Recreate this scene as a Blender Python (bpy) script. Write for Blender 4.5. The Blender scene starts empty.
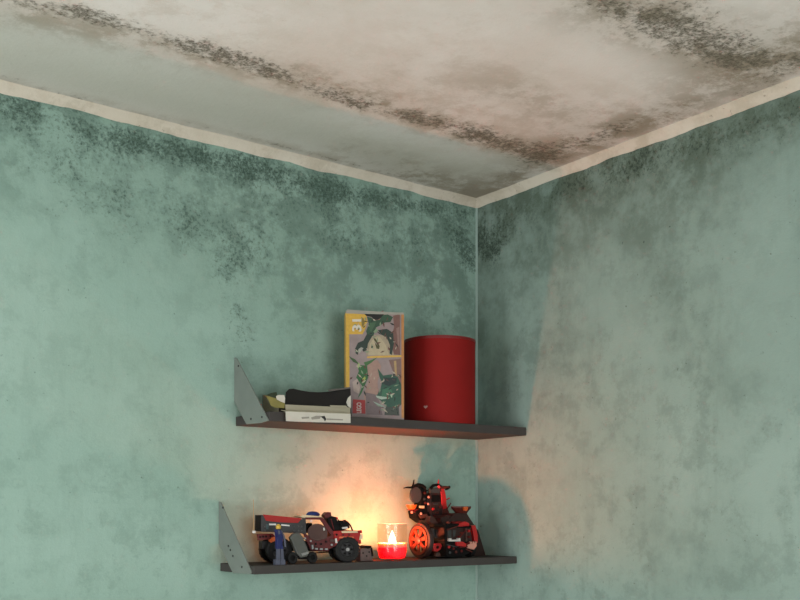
import bpy, bmesh, math, random
import numpy as np
from mathutils import Vector, Matrix
random.seed(4)
SC = bpy.context.scene
COL = SC.collection

# ------------------------------------------------------------------ camera
F, YAW, HOR = 998.94, 0.6446, 512.5           # focal length in px, heading, horizon row
CAM = Vector((-1.8358, -2.0876, 1.55))
cd = bpy.data.cameras.new('camera'); cam = bpy.data.objects.new('camera', cd); COL.objects.link(cam)
cam.location = CAM; cam.rotation_euler = (math.pi/2, 0, -YAW)
cd.sensor_width = 36; cd.lens = F/800*36; cd.shift_y = (HOR-300)/800; cd.clip_start = 0.02
SC.camera = cam

# ------------------------------------------------------------------ light
CEIL, RX, RY = 2.413, -2.9, -3.0              # ceiling height, room extents
w = bpy.data.worlds.new('sky'); SC.world = w; w.use_nodes = True
w.node_tree.nodes['Background'].inputs[0].default_value = (0.80, 0.88, 1.0, 1)
w.node_tree.nodes['Background'].inputs[1].default_value = 1.0

def daylight(name, loc, rot, sx, sy, power, colr):
    l = bpy.data.lights.new(name, 'AREA'); l.shape = 'RECTANGLE'; l.size = sx; l.size_y = sy
    l.energy = power; l.color = colr
    o = bpy.data.objects.new(name, l); COL.objects.link(o); o.location = loc; o.rotation_euler = rot
    return o
# daylight entering through the two windows behind the viewer
WIN_B = (-1.75, -0.35, 0.55, 2.15)            # in wall_back (y = RY): x0, x1, z0, z1
WIN_S = (-1.35, -0.25, 0.55, 2.15)              # in wall_side (x = RX): y0, y1, z0, z1
daylight('daylight_back', ((WIN_B[0]+WIN_B[1])/2, RY-0.12, 1.35), (math.pi/2, 0, 0), 1.38, 1.58, 33, (0.985, 0.97, 0.965))
daylight('daylight_side', (RX-0.12, (WIN_S[0]+WIN_S[1])/2, 1.35), (math.pi/2, 0, -math.pi/2), 1.08, 1.58, 34, (0.985, 0.97, 0.965))
vs = SC.view_settings
vs.view_transform = 'Standard'; vs.look = 'None'; vs.gamma = 1; vs.use_curve_mapping = False
vs.exposure = 0.10
CANDLE_W = 5.2

# ------------------------------------------------------------------ photo pixel -> place
FW = Vector((math.sin(YAW), math.cos(YAW), 0)); RT = Vector((math.cos(YAW), -math.sin(YAW), 0)); UP = Vector((0, 0, 1))
def ray(px, py): return FW + RT*((px-400)/F) + UP*((HOR-py)/F)
def on(px, py, p0, n):
    r = ray(px, py); t = (Vector(p0)-CAM).dot(n)/r.dot(n); return CAM + r*t
def wY(px, py, y): return on(px, py, (0, y, 0), Vector((0, 1, 0)))
def wX(px, py, x): return on(px, py, (x, 0, 0), Vector((1, 0, 0)))
def wZ(px, py, z): return on(px, py, (0, 0, z), Vector((0, 0, 1)))

# ------------------------------------------------------------------ materials
def lin(c):
    return tuple(((v/255)/12.92 if v/255 <= .04045 else ((v/255+.055)/1.055)**2.4) for v in c)
MATS = {}
def mat(name, rgb, rough=.55, var=.12, scale=60, spec=.4, metal=0, bump=0, **kw):
    if name in MATS: return MATS[name]
    m = bpy.data.materials.new(name); m.use_nodes = True; nt = m.node_tree; b = nt.nodes['Principled BSDF']
    c = lin(rgb)
    tc = nt.nodes.new('ShaderNodeTexCoord'); nz = nt.nodes.new('ShaderNodeTexNoise')
    nz.inputs['Scale'].default_value = scale; nz.inputs['Detail'].default_value = 5
    nt.links.new(tc.outputs['Object'], nz.inputs['Vector'])
    mx = nt.nodes.new('ShaderNodeMix'); mx.data_type = 'RGBA'
    mx.inputs[6].default_value = (*[v*(1-var) for v in c], 1); mx.inputs[7].default_value = (*[min(1, v*(1+var)) for v in c], 1)
    nt.links.new(nz.outputs['Fac'], mx.inputs[0]); nt.links.new(mx.outputs[2], b.inputs['Base Color'])
    b.inputs['Roughness'].default_value = rough; b.inputs['Specular IOR Level'].default_value = spec; b.inputs['Metallic'].default_value = metal
    if bump:
        bp = nt.nodes.new('ShaderNodeBump'); bp.inputs['Strength'].default_value = bump; bp.inputs['Distance'].default_value = .002
        nt.links.new(nz.outputs['Fac'], bp.inputs['Height']); nt.links.new(bp.outputs[0], b.inputs['Normal'])
    for k, v in kw.items(): b.inputs[k.replace('_', ' ')].default_value = v
    MATS[name] = m; return m

class G:                                        # small node-graph helper
    def __init__(s, m): s.nt = m.node_tree; s.N = s.nt.nodes; s.L = s.nt.links
    def put(s, i, v):
        if hasattr(v, 'is_output'): s.L.new(v, i)
        else: i.default_value = v
    def math(s, op, a, b=0, clamp=False):
        n = s.N.new('ShaderNodeMath'); n.operation = op; n.use_clamp = clamp; s.put(n.inputs[0], a); s.put(n.inputs[1], b); return n.outputs[0]
    def rng(s, v, a, b, c=0, d=1):
        n = s.N.new('ShaderNodeMapRange'); n.interpolation_type = 'SMOOTHSTEP'; s.put(n.inputs[0], v)
        for i, x in enumerate((a, b, c, d)): s.put(n.inputs[i+1], x)
        return n.outputs[0]
    def noise(s, vec, scale, detail=6, rough=.6, dist=0):
        n = s.N.new('ShaderNodeTexNoise'); s.L.new(vec, n.inputs['Vector']); n.inputs['Scale'].default_value = scale
        n.inputs['Detail'].default_value = detail; n.inputs['Roughness'].default_value = rough; n.inputs['Distortion'].default_value = dist
        return n.outputs['Fac']
    def mix(s, f, a, b):
        n = s.N.new('ShaderNodeMix'); n.data_type = 'RGBA'; s.put(n.inputs[0], f)
        for i, x in ((6, a), (7, b)): s.put(n.inputs[i], x if hasattr(x, 'is_output') else (*x, 1))
        return n.outputs[2]
    def attr(s, name):
        n = s.N.new('ShaderNodeAttribute'); n.attribute_name = name; return n.outputs['Fac']
    def scaled(s, vec, sc):
        n = s.N.new('ShaderNodeMapping'); s.L.new(vec, n.inputs[0]); n.inputs['Scale'].default_value = sc; return n.outputs[0]

def plaster(name, base, pale, deep, mould, stain_and_shade, streak=(1, 1, .18), speck=.0, rough=.85, tint=(.4, .4, .36), dot=.6, fine=105, crisp=.8):
    """painted plaster: patchy paint, soft stains with painted corner shade (attr stain), speckled mould (attr mould), faded paint (attr fade)"""
    m = bpy.data.materials.new(name); m.use_nodes = True; g = G(m); b = g.N['Principled BSDF']
    v = g.N.new('ShaderNodeTexCoord').outputs['Object']
    n_big = g.noise(v, 2.6, 6, .6, .1); n_mid = g.noise(v, 13, 9, .7); n_fine = g.noise(v, fine, 7, .72, .15); n_vf = g.noise(v, 230, 4, .6)
    n_str = g.noise(g.scaled(v, streak), 16, 6, .65)
    c = g.mix(g.rng(n_big, .38, .64), base, pale)
    c = g.mix(g.math('MULTIPLY', g.rng(n_mid, .46, .66), .36), c, deep)
    n_peel = g.noise(v, 6.5, 14, .78); n_dot = g.noise(v, 95, 2, .5)
    c = g.mix(g.math('MULTIPLY', g.rng(n_peel, .50, .58), .22), c, deep)
    c = g.mix(g.math('MULTIPLY', g.rng(n_peel, .44, .38), .35), c, pale)
    c = g.mix(g.math('MULTIPLY', g.rng(n_str, .5, .75), .35), c, deep)
    c = g.mix(g.math('MULTIPLY', g.attr('fade'), g.rng(n_mid, .25, .6, .4, 1)), c, pale)
    c = g.mix(g.attr('tint'), c, tint)
    st = g.math('MULTIPLY', g.attr('stain_and_shade'), g.math('MULTIPLY', g.rng(n_mid, .28, .62, .55, 1.0), g.rng(n_peel, .49-.09*(1.35-crisp), .49+.08*(1.35-crisp), 1.0-.62*crisp, 1.05)))
    c = g.mix(st, c, stain_and_shade)
    n = g.math('ADD', g.math('MULTIPLY', n_fine, .68), g.math('MULTIPLY', n_mid, .32))
    mo = g.attr('mould'); d = g.math('ADD', n, g.math('MULTIPLY', mo, .27))
    f = g.math('MULTIPLY', g.rng(d, .645-speck, .80-speck), g.rng(n_vf, .32, .62, .45, 1.0))
    dots = g.math('MULTIPLY', g.rng(n_dot, .69, .76), g.math('MULTIPLY', g.rng(n_peel, .42, .56), dot))
    f = g.math('MAXIMUM', f, dots)
    c = g.mix(f, c, mould)
    g.L.new(c, b.inputs['Base Color']); b.inputs['Roughness'].default_value = rough; b.inputs['Specular IOR Level'].default_value = .2
    bp = g.N.new('ShaderNodeBump'); bp.inputs['Strength'].default_value = .35; bp.inputs['Distance'].default_value = .004
    g.L.new(g.math('ADD', g.math('MULTIPLY', n_fine, .7), n_mid), bp.inputs['Height']); g.L.new(bp.outputs[0], b.inputs['Normal'])
    return m

# ------------------------------------------------------------------ mesh helper
class MB:
    def __init__(s): s.bm = bmesh.new()
    def face(s, vs):
        try: return s.bm.faces.new(vs)
        except ValueError: return None
    def prism(s, pts, off):                     # polygon of 3D points pushed by a vector
        off = Vector(off); a = [s.bm.verts.new(p) for p in pts]; b = [s.bm.verts.new(Vector(p)+off) for p in pts]
        s.face(a); s.face(b[::-1])
        for i in range(len(a)): j = (i+1) % len(a); s.face([a[i], b[i], b[j], a[j]])
        return s
    def pp(s, poly, yf, yb):                    # outline read off the photo at depth yf, going back to yb
        return s.prism([wY(x, y, yf) for x, y in poly], (0, yb-yf, 0))
    def box(s, lo, hi):
        x0, y0, z0 = lo; x1, y1, z1 = hi
        return s.prism([(x0, y0, z0), (x1, y0, z0), (x1, y0, z1), (x0, y0, z1)], (0, y1-y0, 0))
    def lathe(s, c, axis, prof, n=28, closed=False):   # prof: (radius, height) along axis from c
        ax = Vector(axis).normalized(); t = ax.orthogonal().normalized(); u = ax.cross(t); c = Vector(c); rings = []
        for r, h in prof:
            if r < 1e-6: rings.append([s.bm.verts.new(c+ax*h)])
            else: rings.append([s.bm.verts.new(c+ax*h+(t*math.cos(2*math.pi*k/n)+u*math.sin(2*math.pi*k/n))*r) for k in range(n)])
        prs = list(zip(rings, rings[1:])) + ([(rings[-1], rings[0])] if closed else [])
        for a, b in prs:
            for k in range(n):
                q = (k+1) % n
                if len(a) == 1 and len(b) == 1: continue
                if len(a) == 1: s.face([a[0], b[k], b[q]])
                elif len(b) == 1: s.face([a[k], b[0], a[q]])
                else: s.face([a[k], b[k], b[q], a[q]])
        return s
    def cyl(s, a, b, r, n=16, r2=None):
        a, b = Vector(a), Vector(b); h = (b-a).length; r2 = r if r2 is None else r2
        return s.lathe(a, b-a, [(0, 0), (r, 0), (r2, h), (0, h)], n)
    def tube(s, pts, r, n=8):
        pts = [Vector(p) for p in pts]; rings = []
        for i, p in enumerate(pts):
            d = (pts[min(i+1, len(pts)-1)]-pts[max(i-1, 0)]).normalized(); t = d.cross(Vector((.13, .97, .2))).normalized(); u = d.cross(t)
            rr = r[i] if isinstance(r, (list, tuple)) else r
            rings.append([s.bm.verts.new(p+(t*math.cos(2*math.pi*k/n)+u*math.sin(2*math.pi*k/n))*rr) for k in range(n)])
        for a, b in zip(rings, rings[1:]):
            for k in range(n): s.face([a[k], b[k], b[(k+1) % n], a[(k+1) % n]])
        s.face(rings[0]); s.face(rings[-1][::-1]); return s
    def ell(s, c, rx, ry, rz, n=14):
        m = Matrix.Translation(c) @ Matrix.Diagonal((rx, ry, rz, 1)); bmesh.ops.create_uvsphere(s.bm, u_segments=n, v_segments=n//2+2, radius=1, matrix=m); return s
    def build(s, name, material, parent=None, bevel=0, smooth=False):
        bmesh.ops.recalc_face_normals(s.bm, faces=s.bm.faces)
        base = Vector((0, 0, 0)); p = parent
        while p: base += p.location; p = p.parent
        own = Vector((0, 0, 0))
        for vv in s.bm.verts: vv.co -= base
        me = bpy.data.meshes.new(name); s.bm.to_mesh(me); s.bm.free()
        me.materials.append(material)
        if smooth: me.polygons.foreach_set('use_smooth', [True]*len(me.polygons))
        o = bpy.data.objects.new(name, me); COL.objects.link(o); o.parent = parent
        if bevel:
            b = o.modifiers.new('bevel', 'BEVEL'); b.width = bevel; b.segments = 2; b.limit_method = 'ANGLE'
        if smooth:
            try:
                for e in me.edges: pass
                me.set_sharp_from_angle(angle=math.radians(38))
            except Exception: pass
        return o
def thing(name, label, cat, loc, group=None):
    o = bpy.data.objects.new(name, None); COL.objects.link(o); o.location = loc; o.empty_display_size = .05
    o['label'] = label; o['category'] = cat
    if group: o['group'] = group
    return o
def struct(o, label=None):
    o['kind'] = 'structure'
    if label: o['label'] = label
    return o

# ------------------------------------------------------------------ room shell
ZU, ZL = 1.55+.2227, 1.55-.1164                 # shelf tops
def seg_field(P, segs):
    """P: (n,2) surface metres; segs: (a, b, width, amp) -> smooth density 0..1"""
    D = np.zeros(len(P))
    for a, b, wd, amp in segs:
        a, b = np.array(a), np.array(b); ab = b-a; L = (ab**2).sum()+1e-9
        t = np.clip(((P-a)@ab)/L, 0, 1); d2 = ((P-(a+t[:, None]*ab))**2).sum(1)
        D = 1-(1-D)*(1-amp*np.exp(-d2/wd**2))
    return D
def surface(name, o, u, v, lu, lv, step, material, fields):
    o, u, v = Vector(o), Vector(u), Vector(v); nu, nv = int(lu/step)+1, int(lv/step)+1
    a = np.linspace(0, lu, nu); b = np.linspace(0, lv, nv); A, B = np.meshgrid(a, b)
    co = np.array(o)[None]+A.reshape(-1, 1)*np.array(u)+B.reshape(-1, 1)*np.array(v)
    idx = np.arange(nu*nv).reshape(nv, nu); q = np.stack([idx[:-1, :-1], idx[:-1, 1:], idx[1:, 1:], idx[1:, :-1]], -1).reshape(-1, 4)
    me = bpy.data.meshes.new(name); me.from_pydata(co.tolist(), [], q.tolist()); me.materials.append(material)
    P = np.stack([A.ravel(), B.ravel()], 1)
    for k, segs in fields.items():
        at = me.attributes.new(k, 'FLOAT', 'POINT'); at.data.foreach_set('value', seg_field(P, segs).astype(np.float32))
    me.polygons.foreach_set('use_smooth', [True]*len(me.polygons))
    ob = bpy.data.objects.new(name, me); COL.objects.link(ob); return struct(ob)
def px_segs(conv, rows):
    """rows: (x0,y0,x1,y1,width_m,amp) read off the photo and laid on the surface they stain"""
    return [(conv(r[0], r[1]), conv(r[2], r[3]), r[4], r[5]) for r in rows]
cl = lambda x, y: (lambda p: (p.x-RX, p.z))(wY(x, y, 0))          # left wall: u = x-RX, v = z
cr = lambda x, y: (lambda p: (p.y-RY, p.z))(wX(x, y, 0))          # right wall: u = y-RY, v = z
cc = lambda x, y: (lambda p: (p.x-RX, p.y-RY))(wZ(x, y, CEIL))    # ceiling: u, v = x-RX, y-RY

TEAL = dict(base=lin((148, 179, 166)), pale=lin((159, 189, 177)), deep=lin((122, 150, 138)))
M_LEFT = plaster('teal_paint_window_side', mould=lin((66, 86, 77)), stain_and_shade=lin((104, 129, 118)), **TEAL)
M_RIGHT = plaster('teal_paint_far_side', mould=lin((54, 68, 58)), stain_and_shade=lin((94, 110, 98)), base=lin((138, 162, 153)), pale=lin((152, 176, 167)), deep=lin((117, 138, 129)), crisp=.35)
M_CEIL = plaster('ceiling_whitewash', base=lin((222, 216, 210)), pale=lin((234, 232, 229)), deep=lin((208, 200, 190)), mould=lin((98, 95, 83)), stain_and_shade=lin((158, 149, 134)), streak=(.25, 1, 1), speck=.015, tint=lin((200, 199, 190)), dot=.1, fine=70)

surface('wall_left', (RX, 0, 0), (1, 0, 0), (0, 0, 1), -RX, CEIL, .02, M_LEFT, {
    'mould': px_segs(cl, [(-40, 88, 20, 105, .05, .8), (20, 108, 110, 135, .05, .5), (120, 138, 250, 166, .035, .95), (250, 168, 330, 190, .04, .85),
        (330, 190, 470, 214, .035, .75), (195, 225, 255, 250, .09, .62), (190, 170, 330, 215, .10, .26), (280, 200, 440, 260, .13, .28),
        (458, 238, 474, 262, .05, .95), (20, 150, 110, 190, .10, .32), (60, 170, 70, 260, .08, .3), (225, 270, 240, 330, .05, .4), (330, 235, 420, 245, .05, .5),
        (95, 140, 150, 200, .08, .35), (80, 430, 80, 520, .10, .28), (160, 520, 165, 600, .06, .28), (240, 330, 330, 390, .10, .3), (110, 210, 130, 240, .05, .35)]),
    'stain_and_shade': px_segs(cl, [(-60, 90, 470, 218, .07, .65), (200, 200, 450, 240, .15, .6), (330, 230, 470, 330, .18, .5), (240, 250, 330, 330, .14, .25),
        (20, 150, 100, 180, .12, .4), (450, 215, 475, 330, .13, .45), (240, 380, 330, 410, .07, .3)]),  # segments beside the room corner paint its shade over the real stains
    'fade': px_segs(cl, [(135, 165, 230, 190, .06, .8), (140, 250, 230, 420, .12, .35), (20, 280, 60, 420, .14, .3), (300, 215, 310, 230, .04, .4), (200, 430, 235, 480, .06, .5)]),
})
surface('wall_right', (0, RY, 0), (0, 1, 0), (0, 0, 1), -RY, CEIL, .02, M_RIGHT, {
    'mould': px_segs(cr, [(480, 215, 560, 188, .06, .35), (560, 188, 800, 105, .05, .42), (590, 175, 640, 170, .06, .5), (478, 240, 495, 250, .05, .95), (490, 220, 530, 230, .06, .5),
        (640, 150, 700, 140, .06, .35), (600, 245, 680, 310, .04, .25), (740, 140, 800, 130, .08, .35), (560, 300, 580, 420, .1, .22), (640, 430, 650, 440, .05, .3)]),
    'stain_and_shade': px_segs(cr, [(476, 214, 800, 102, .085, .95), (480, 240, 690, 165, .15, .6), (478, 220, 480, 330, .14, .45), (530, 240, 545, 380, .10, .35), (640, 230, 680, 320, .06, .3), (690, 330, 720, 400, .07, .3),  # stained band, plus painted shade in the upright segment at the corner
        (700, 180, 720, 200, .06, .25), (540, 420, 640, 520, .18, .15)]),
    'fade': px_segs(cr, [(605, 185, 625, 180, .02, .8), (720, 150, 725, 180, .03, .6), (760, 200, 780, 330, .10, .45), (620, 290, 650, 350, .08, .35), (560, 430, 580, 500, .07, .4)]),
})
surface('ceiling', (RX, RY, CEIL), (1, 0, 0), (0, 1, 0), -RX, -RY, .02, M_CEIL, {
    'mould': px_segs(cc, [(-30, -5, 100, 18, .03, .7), (60, 4, 95, 14, .02, .6), (90, 14, 190, 45, .035, .62), (190, 45, 275, 72, .035, .95), (225, 55, 262, 66, .04, .8), (275, 74, 330, 95, .03, .6),
        (325, 92, 360, 104, .04, .85), (360, 104, 410, 118, .03, .55), (410, 115, 480, 135, .045, .85), (480, 135, 545, 158, .055, .9), (540, 150, 620, 130, .05, .5),
        (610, 8, 660, 22, .04, .55), (650, 25, 735, 45, .055, .95), (690, 40, 745, 60, .06, .6), (730, 60, 800, 60, .07, .42), (590, 0, 620, 8, .04, .6), (680, -10, 700, 10, .06, .5),
        (500, 178, 640, 118, .03, .5), (740, 95, 800, 62, .04, .5), (0, 76, 80, 98, .012, .8), (80, 98, 470, 192, .012, .6)]),
    'stain_and_shade': px_segs(cc, [(-40, 0, 275, 72, .055, .75), (275, 72, 550, 158, .06, .9), (380, 165, 475, 192, .08, .75), (475, 195, 520, 178, .10, .6), (350, 150, 475, 190, .07, .5), (420, 80, 560, 110, .10, .25), (500, 75, 560, 130, .08, .25),  # mould halo, with shade painted in around the room corner
        (480, 192, 690, 106, .05, .95), (550, 150, 640, 118, .08, .7), (600, 5, 740, 55, .09, .8), (730, 80, 800, 50, .13, .9), (640, 20, 760, 60, .06, .6), (-20, 74, 470, 192, .02, .45)]),
    'tint': px_segs(cc, [(-60, 45, 470, 172, .13, .95), (-60, 20, 300, 105, .10, .6)]),
    'fade': px_segs(cc, [(600, 55, 700, 95, .10, .9), (540, 20, 620, 50, .10, .6), (740, 0, 800, 20, .09, .8), (300, 20, 500, 30, .20, .3)]),
})
plain = plaster('faded_paint', base=lin((112, 112, 107)), pale=lin((122, 122, 116)), deep=lin((98, 98, 94)), mould=lin((70, 84, 76)), stain_and_shade=lin((110, 130, 118)))
def wall_with_hole(name, axis, c, lo, hi, hole):
    """wall in the plane axis = c with a window opening (a0, a1, z0, z1)"""
    mb = MB(); a0, a1, z0, z1 = hole; s = -.12
    for (p0, p1, q0, q1) in ((lo, a0, 0, CEIL), (a1, hi, 0, CEIL), (a0, a1, 0, z0), (a0, a1, z1, CEIL)):
        if axis == 'y': mb.box((p0, c+s, q0), (p1, c, q1))
        else: mb.box((c+s, p0, q0), (c, p1, q1))
    return struct(mb.build(name, plain))
wall_with_hole('wall_back', 'y', RY, RX, 0, WIN_B)
wall_with_hole('wall_side', 'x', RX, RY, 0, WIN_S)
M_FRAME = mat('window_white', (205, 203, 196), .45)
def glass_mat(name, tint=(1, 1, 1), gloss=.025):
    m = bpy.data.materials.new(name); m.use_nodes = True; nt = m.node_tree; nt.nodes.remove(nt.nodes['Principled BSDF'])
    t = nt.nodes.new('ShaderNodeBsdfTransparent'); t.inputs[0].default_value = (*tint, 1)
    gl = nt.nodes.new('ShaderNodeBsdfGlossy'); gl.inputs['Roughness'].default_value = .05
    fr = nt.nodes.new('ShaderNodeValue'); fr.outputs[0].default_value = gloss
    mx = nt.nodes.new('ShaderNodeMixShader'); out = nt.nodes['Material Output']
    nt.links.new(fr.outputs[0], mx.inputs[0]); nt.links.new(t.outputs[0], mx.inputs[1]); nt.links.new(gl.outputs[0], mx.inputs[2]); nt.links.new(mx.outputs[0], out.inputs[0])
    return m
M_PANE = glass_mat('window_glass')
def window(name, axis, c, hole):
    a0, a1, z0, z1 = hole; t = .05; mid = (a0+a1)/2
    B = (lambda mb, p, q: mb.box((p[0], c-.08, p[1]), (q[0], c-.03, q[1]))) if axis == 'y' else (lambda mb, p, q: mb.box((c-.08, p[0], p[1]), (c-.03, q[0], q[1])))
    mb = MB(); B(mb, (a0, z0), (a0+t, z1)); B(mb, (a1-t, z0), (a1, z1)); B(mb, (a0+t, z0), (a1-t, z0+t)); B(mb, (a0+t, z1-t), (a1-t, z1)); B(mb, (mid-.03, z0+t), (mid+.03, z1-t))
    o = struct(mb.build(name, M_FRAME))
    for p, q in ((a0+t, mid-.03), (mid+.03, a1-t)):
        mb = MB()
        if axis == 'y': mb.box((p, c-.058, z0+t), (q, c-.054, z1-t))
        else: mb.box((c-.058, p, z0+t), (c-.054, q, z1-t))
        mb.build('pane', M_PANE, o)
window('window_1', 'y', RY, WIN_B); window('window_2', 'x', RX, WIN_S)
mb = MB(); mb.box((RX, RY, -.05), (0, 0, 0)); struct(mb.build('floor', mat('floor_boards', (206, 188, 162), .5, .12, 12)))

# cove strip under the ceiling: wavy hand-painted lower edge
M_TRIM = plaster('cream_cove', base=lin((208, 200, 184)), pale=lin((216, 209, 195)), deep=lin((180, 170, 150)), mould=lin((110, 100, 80)), stain_and_shade=lin((170, 158, 132)), streak=(1, 1, 1), speck=-.01)
def cove(name, along):
    rng = np.random.RandomState(3 if along == 'x' else 8); n = 180; L = -RX
    def smooth(k): return np.convolve(rng.randn(n+40), np.ones(k)/k, 'same')[20:n+20]*math.sqrt(k)
    hz = .0195+.0013*smooth(5); ho = .019+.0012*smooth(7)
    mb = MB(); rings = []
    for i in range(n):
        t = -L*i/(n-1)
        prof = [(0.0, CEIL-hz[i]), (.002, CEIL-hz[i]-.0004), (ho[i]*.42, CEIL-hz[i]*.50), (ho[i], CEIL-.001), (ho[i], CEIL+.001), (0, CEIL+.001)]
        rings.append([mb.bm.verts.new((t, -o, z) if along == 'x' else (-o, t, z)) for o, z in prof])
    for a, b in zip(rings, rings[1:]):
        for k in range(6): mb.face([a[k], b[k], b[(k+1) % 6], a[(k+1) % 6]])
    mb.face(rings[0]); mb.face(rings[-1][::-1])
    return struct(mb.build(name, M_TRIM, smooth=True))
cove('trim_1', 'x'); cove('trim_2', 'y')
mb = MB(); mb.tube([(-.001, -.001, 0.0), (-.001, -.001, .8), (-.0012, -.001, 1.6), (-.001, -.001, CEIL-.019)], .0036, 8)
struct(mb.build('trim_3', mat('corner_filler', (150, 172, 164), .8), smooth=True))

# ------------------------------------------------------------------ shelves
M_BOARD = mat('dark_grey_board', (68, 65, 63), .7, .2, 25, .2, bump=.2)
M_PLATE = mat('grey_painted_steel', (120, 128, 122), .5, .12, 30, .4)
M_SCREW = mat('dark_screw', (44, 46, 44), .5)
LU = -wY(235.5, 428, 0).x; LL = -wY(220, 571, 0).x
def shelf(label, z, t, L, dl, dr, plate, screws):
    s = thing('wall_shelf', label, 'shelf', (-L/2, -.08, z-t), 'grey shelves in the corner')
    mb = MB(); mb.prism([(-L, -.001, z-t), (-L, -dl, z-t), (-.0015, -dr, z-t), (-.0015, -.001, z-t)], (0, 0, t)); mb.build('board', M_BOARD, s, bevel=.0012)
    x = -L-.0005; mb = MB(); mb.prism([wX(a, b, x) for a, b in plate], (-.003, 0, 0)); br = mb.build('bracket', M_PLATE, s, bevel=.0006)
    for a, b in screws:
        p = wX(a, b, x-.003); mb = MB(); mb.lathe(p+Vector((.001, 0, 0)), (-1, 0, 0), [(0, 0), (.0026, 0), (.0026, .002), (.0012, .0028), (0, .0028)], 10); mb.build('screw', M_SCREW, br)
    return s
shelf('upper dark grey shelf in the corner carrying the cartons and red drum', ZU, .0215, LU, .160, .197,
      [(235.3, 357.5), (237.5, 358.5), (269.5, 420.5), (262, 423), (247.5, 424.3), (235.3, 402)], [(238.5, 366), (262, 417), (251, 419)])
shelf('lower dark grey shelf in the corner carrying the toys and lit candle', ZL, .0185, LL, .1625, .1615,
      [(219.6, 501.5), (221.5, 502), (252.5, 572), (251.5, 574), (234, 573.2), (219.6, 543)], [(223, 507.5), (228.5, 546), (230.5, 550), (233, 556), (242, 567)])

# ------------------------------------------------------------------ toy carton with dinosaurs
BU = Vector((.866, -.5, 0)); BN = Vector((-.5, -.866, 0))     # along the front, out of the front
Bp = wY(375, 414, -.138); Bp.z = ZU
def art(px, py, lift): return on(px, py, Bp+BN*lift, BN)
box = thing('toy_carton', 'tall yellow-edged printed toy carton with green dinosaurs standing on upper shelf', 'box', Bp - BN*.024)
fl, fr_ = art(345.6, 400, 0), art(404.0, 400, 0); bw = (fr_-fl).length
P0 = Vector((fl.x, fl.y, ZU)); BH = art(375, 312.5, 0).z-ZU; TH = .0012; DP = .048
M_YEL = mat('carton_yellow', (186, 150, 62), .5, .15, 90)
def bpt(u, d, z): return P0+BU*u-BN*d+Vector((0, 0, z))
def slab(u0, u1, d0, d1, z0, z1): return MB().prism([bpt(u0, d0, z0), bpt(u1, d0, z0), bpt(u1, d1, z0), bpt(u0, d1, z0)], (0, 0, z1-z0))
M_ART0 = mat('carton_mauve', (138, 124, 122), .45, .3, 40)
front = slab(0, bw, 0, TH, 0, BH).build('front_panel', M_ART0, box)
slab(0, bw, DP-TH, DP, 0, BH).build('back_panel', M_YEL, box)
slab(0, TH, TH, DP-TH, 0, BH).build('side_panel', M_YEL, box)
slab(bw-TH, bw, TH, DP-TH, 0, BH).build('side_panel', mat('carton_orange', (150, 96, 56), .5), box)
slab(TH, bw-TH, TH, DP-TH, .0003, TH).build('bottom_panel', M_YEL, box)
M_CARD = mat('raw_card', (150, 148, 138), .8)
mb = MB(); mb.prism([bpt(0, 0, BH+.0002), bpt(bw, 0, BH+.0002), bpt(bw-.002, DP-.004, BH+.008), bpt(.002, DP-.004, BH+.009)], (0, 0, .0012)); mb.build('top_flap', M_CARD, box)
mb = MB(); mb.prism([art(x, y, .0003) for x, y in ((345.6, 313.4), (404, 314.8), (404, 312.9), (376, 311.4), (361, 310.6), (347, 309.4))], BN*.0004); mb.build('top_edge', M_CARD, box)
LAYER = [0]
def paint(name, rgb, poly, zoom=None):
    LAYER[0] += 1; lift = .00025+.00003*LAYER[0]
    if zoom == 6: poly = [(340+x*.09, 305+y*.09) for x, y in poly]
    if zoom == 7: poly = [(340+x/8, 355+y/8) for x, y in poly]
    mb = MB(); mb.prism([art(x, y, 0) for x, y in poly], BN*lift)
    return mb.build(name, mat('ink_%d_%d_%d' % rgb, rgb, .45, .22, 140), front)
paint('left_border', (190, 152, 60), [(345.7, 313.5), (349, 313.8), (349.5, 354), (349.5, 416.4), (345.9, 416)])
paint('scene_print', (150, 138, 116), [(290, 560), (300, 420), (370, 330), (520, 340), (600, 560)], 6)
paint('scene_print', (168, 156, 128), [(310, 560), (330, 430), (395, 350), (440, 350), (510, 450), (545, 560)], 6)
paint('scene_print', (110, 78, 70), [(590, 120), (665, 100), (668, 555), (600, 550), (560, 400), (600, 250)], 6)
paint('scene_print', (132, 104, 96), [(625, 260), (660, 240), (660, 500), (640, 420)], 6)
paint('scene_print', (128, 92, 84), [(350, 130), (480, 60), (500, 160), (430, 210)], 6)
paint('yellow_badge', (196, 158, 62), [(60, 90), (290, 105), (305, 190), (270, 290), (250, 325), (80, 325)], 6)
paint('badge_print', (120, 104, 50), [(235, 130), (262, 150), (275, 200), (255, 250), (240, 225)], 6)
paint('tear_hole', (14, 14, 13), [(268, 98), (490, 98), (470, 135), (420, 165), (385, 165), (350, 135), (290, 120)], 6)
G1, G2, G3 = (44, 74, 54), (62, 92, 66), (36, 52, 44)
paint('dinosaur_print', G1, [(300, 130), (345, 140), (385, 172), (440, 165), (480, 110), (530, 105), (590, 135), (560, 190), (500, 195), (450, 225), (400, 250), (385, 300), (370, 345), (300, 330), (290, 290), (320, 210)], 6)
paint('dinosaur_print', G3, [(300, 320), (365, 335), (330, 395), (310, 430), (300, 500), (262, 520), (235, 480), (205, 510), (200, 555), (175, 540), (165, 490), (200, 420), (260, 395)], 6)
paint('dinosaur_print', (150, 150, 140), [(205, 490), (235, 470), (262, 480), (240, 505), (215, 540), (200, 520)], 6)
paint('dinosaur_print', G3, [(420, 280), (520, 265), (590, 310), (600, 420), (575, 555), (550, 540), (555, 450), (520, 360), (460, 330)], 6)
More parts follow.
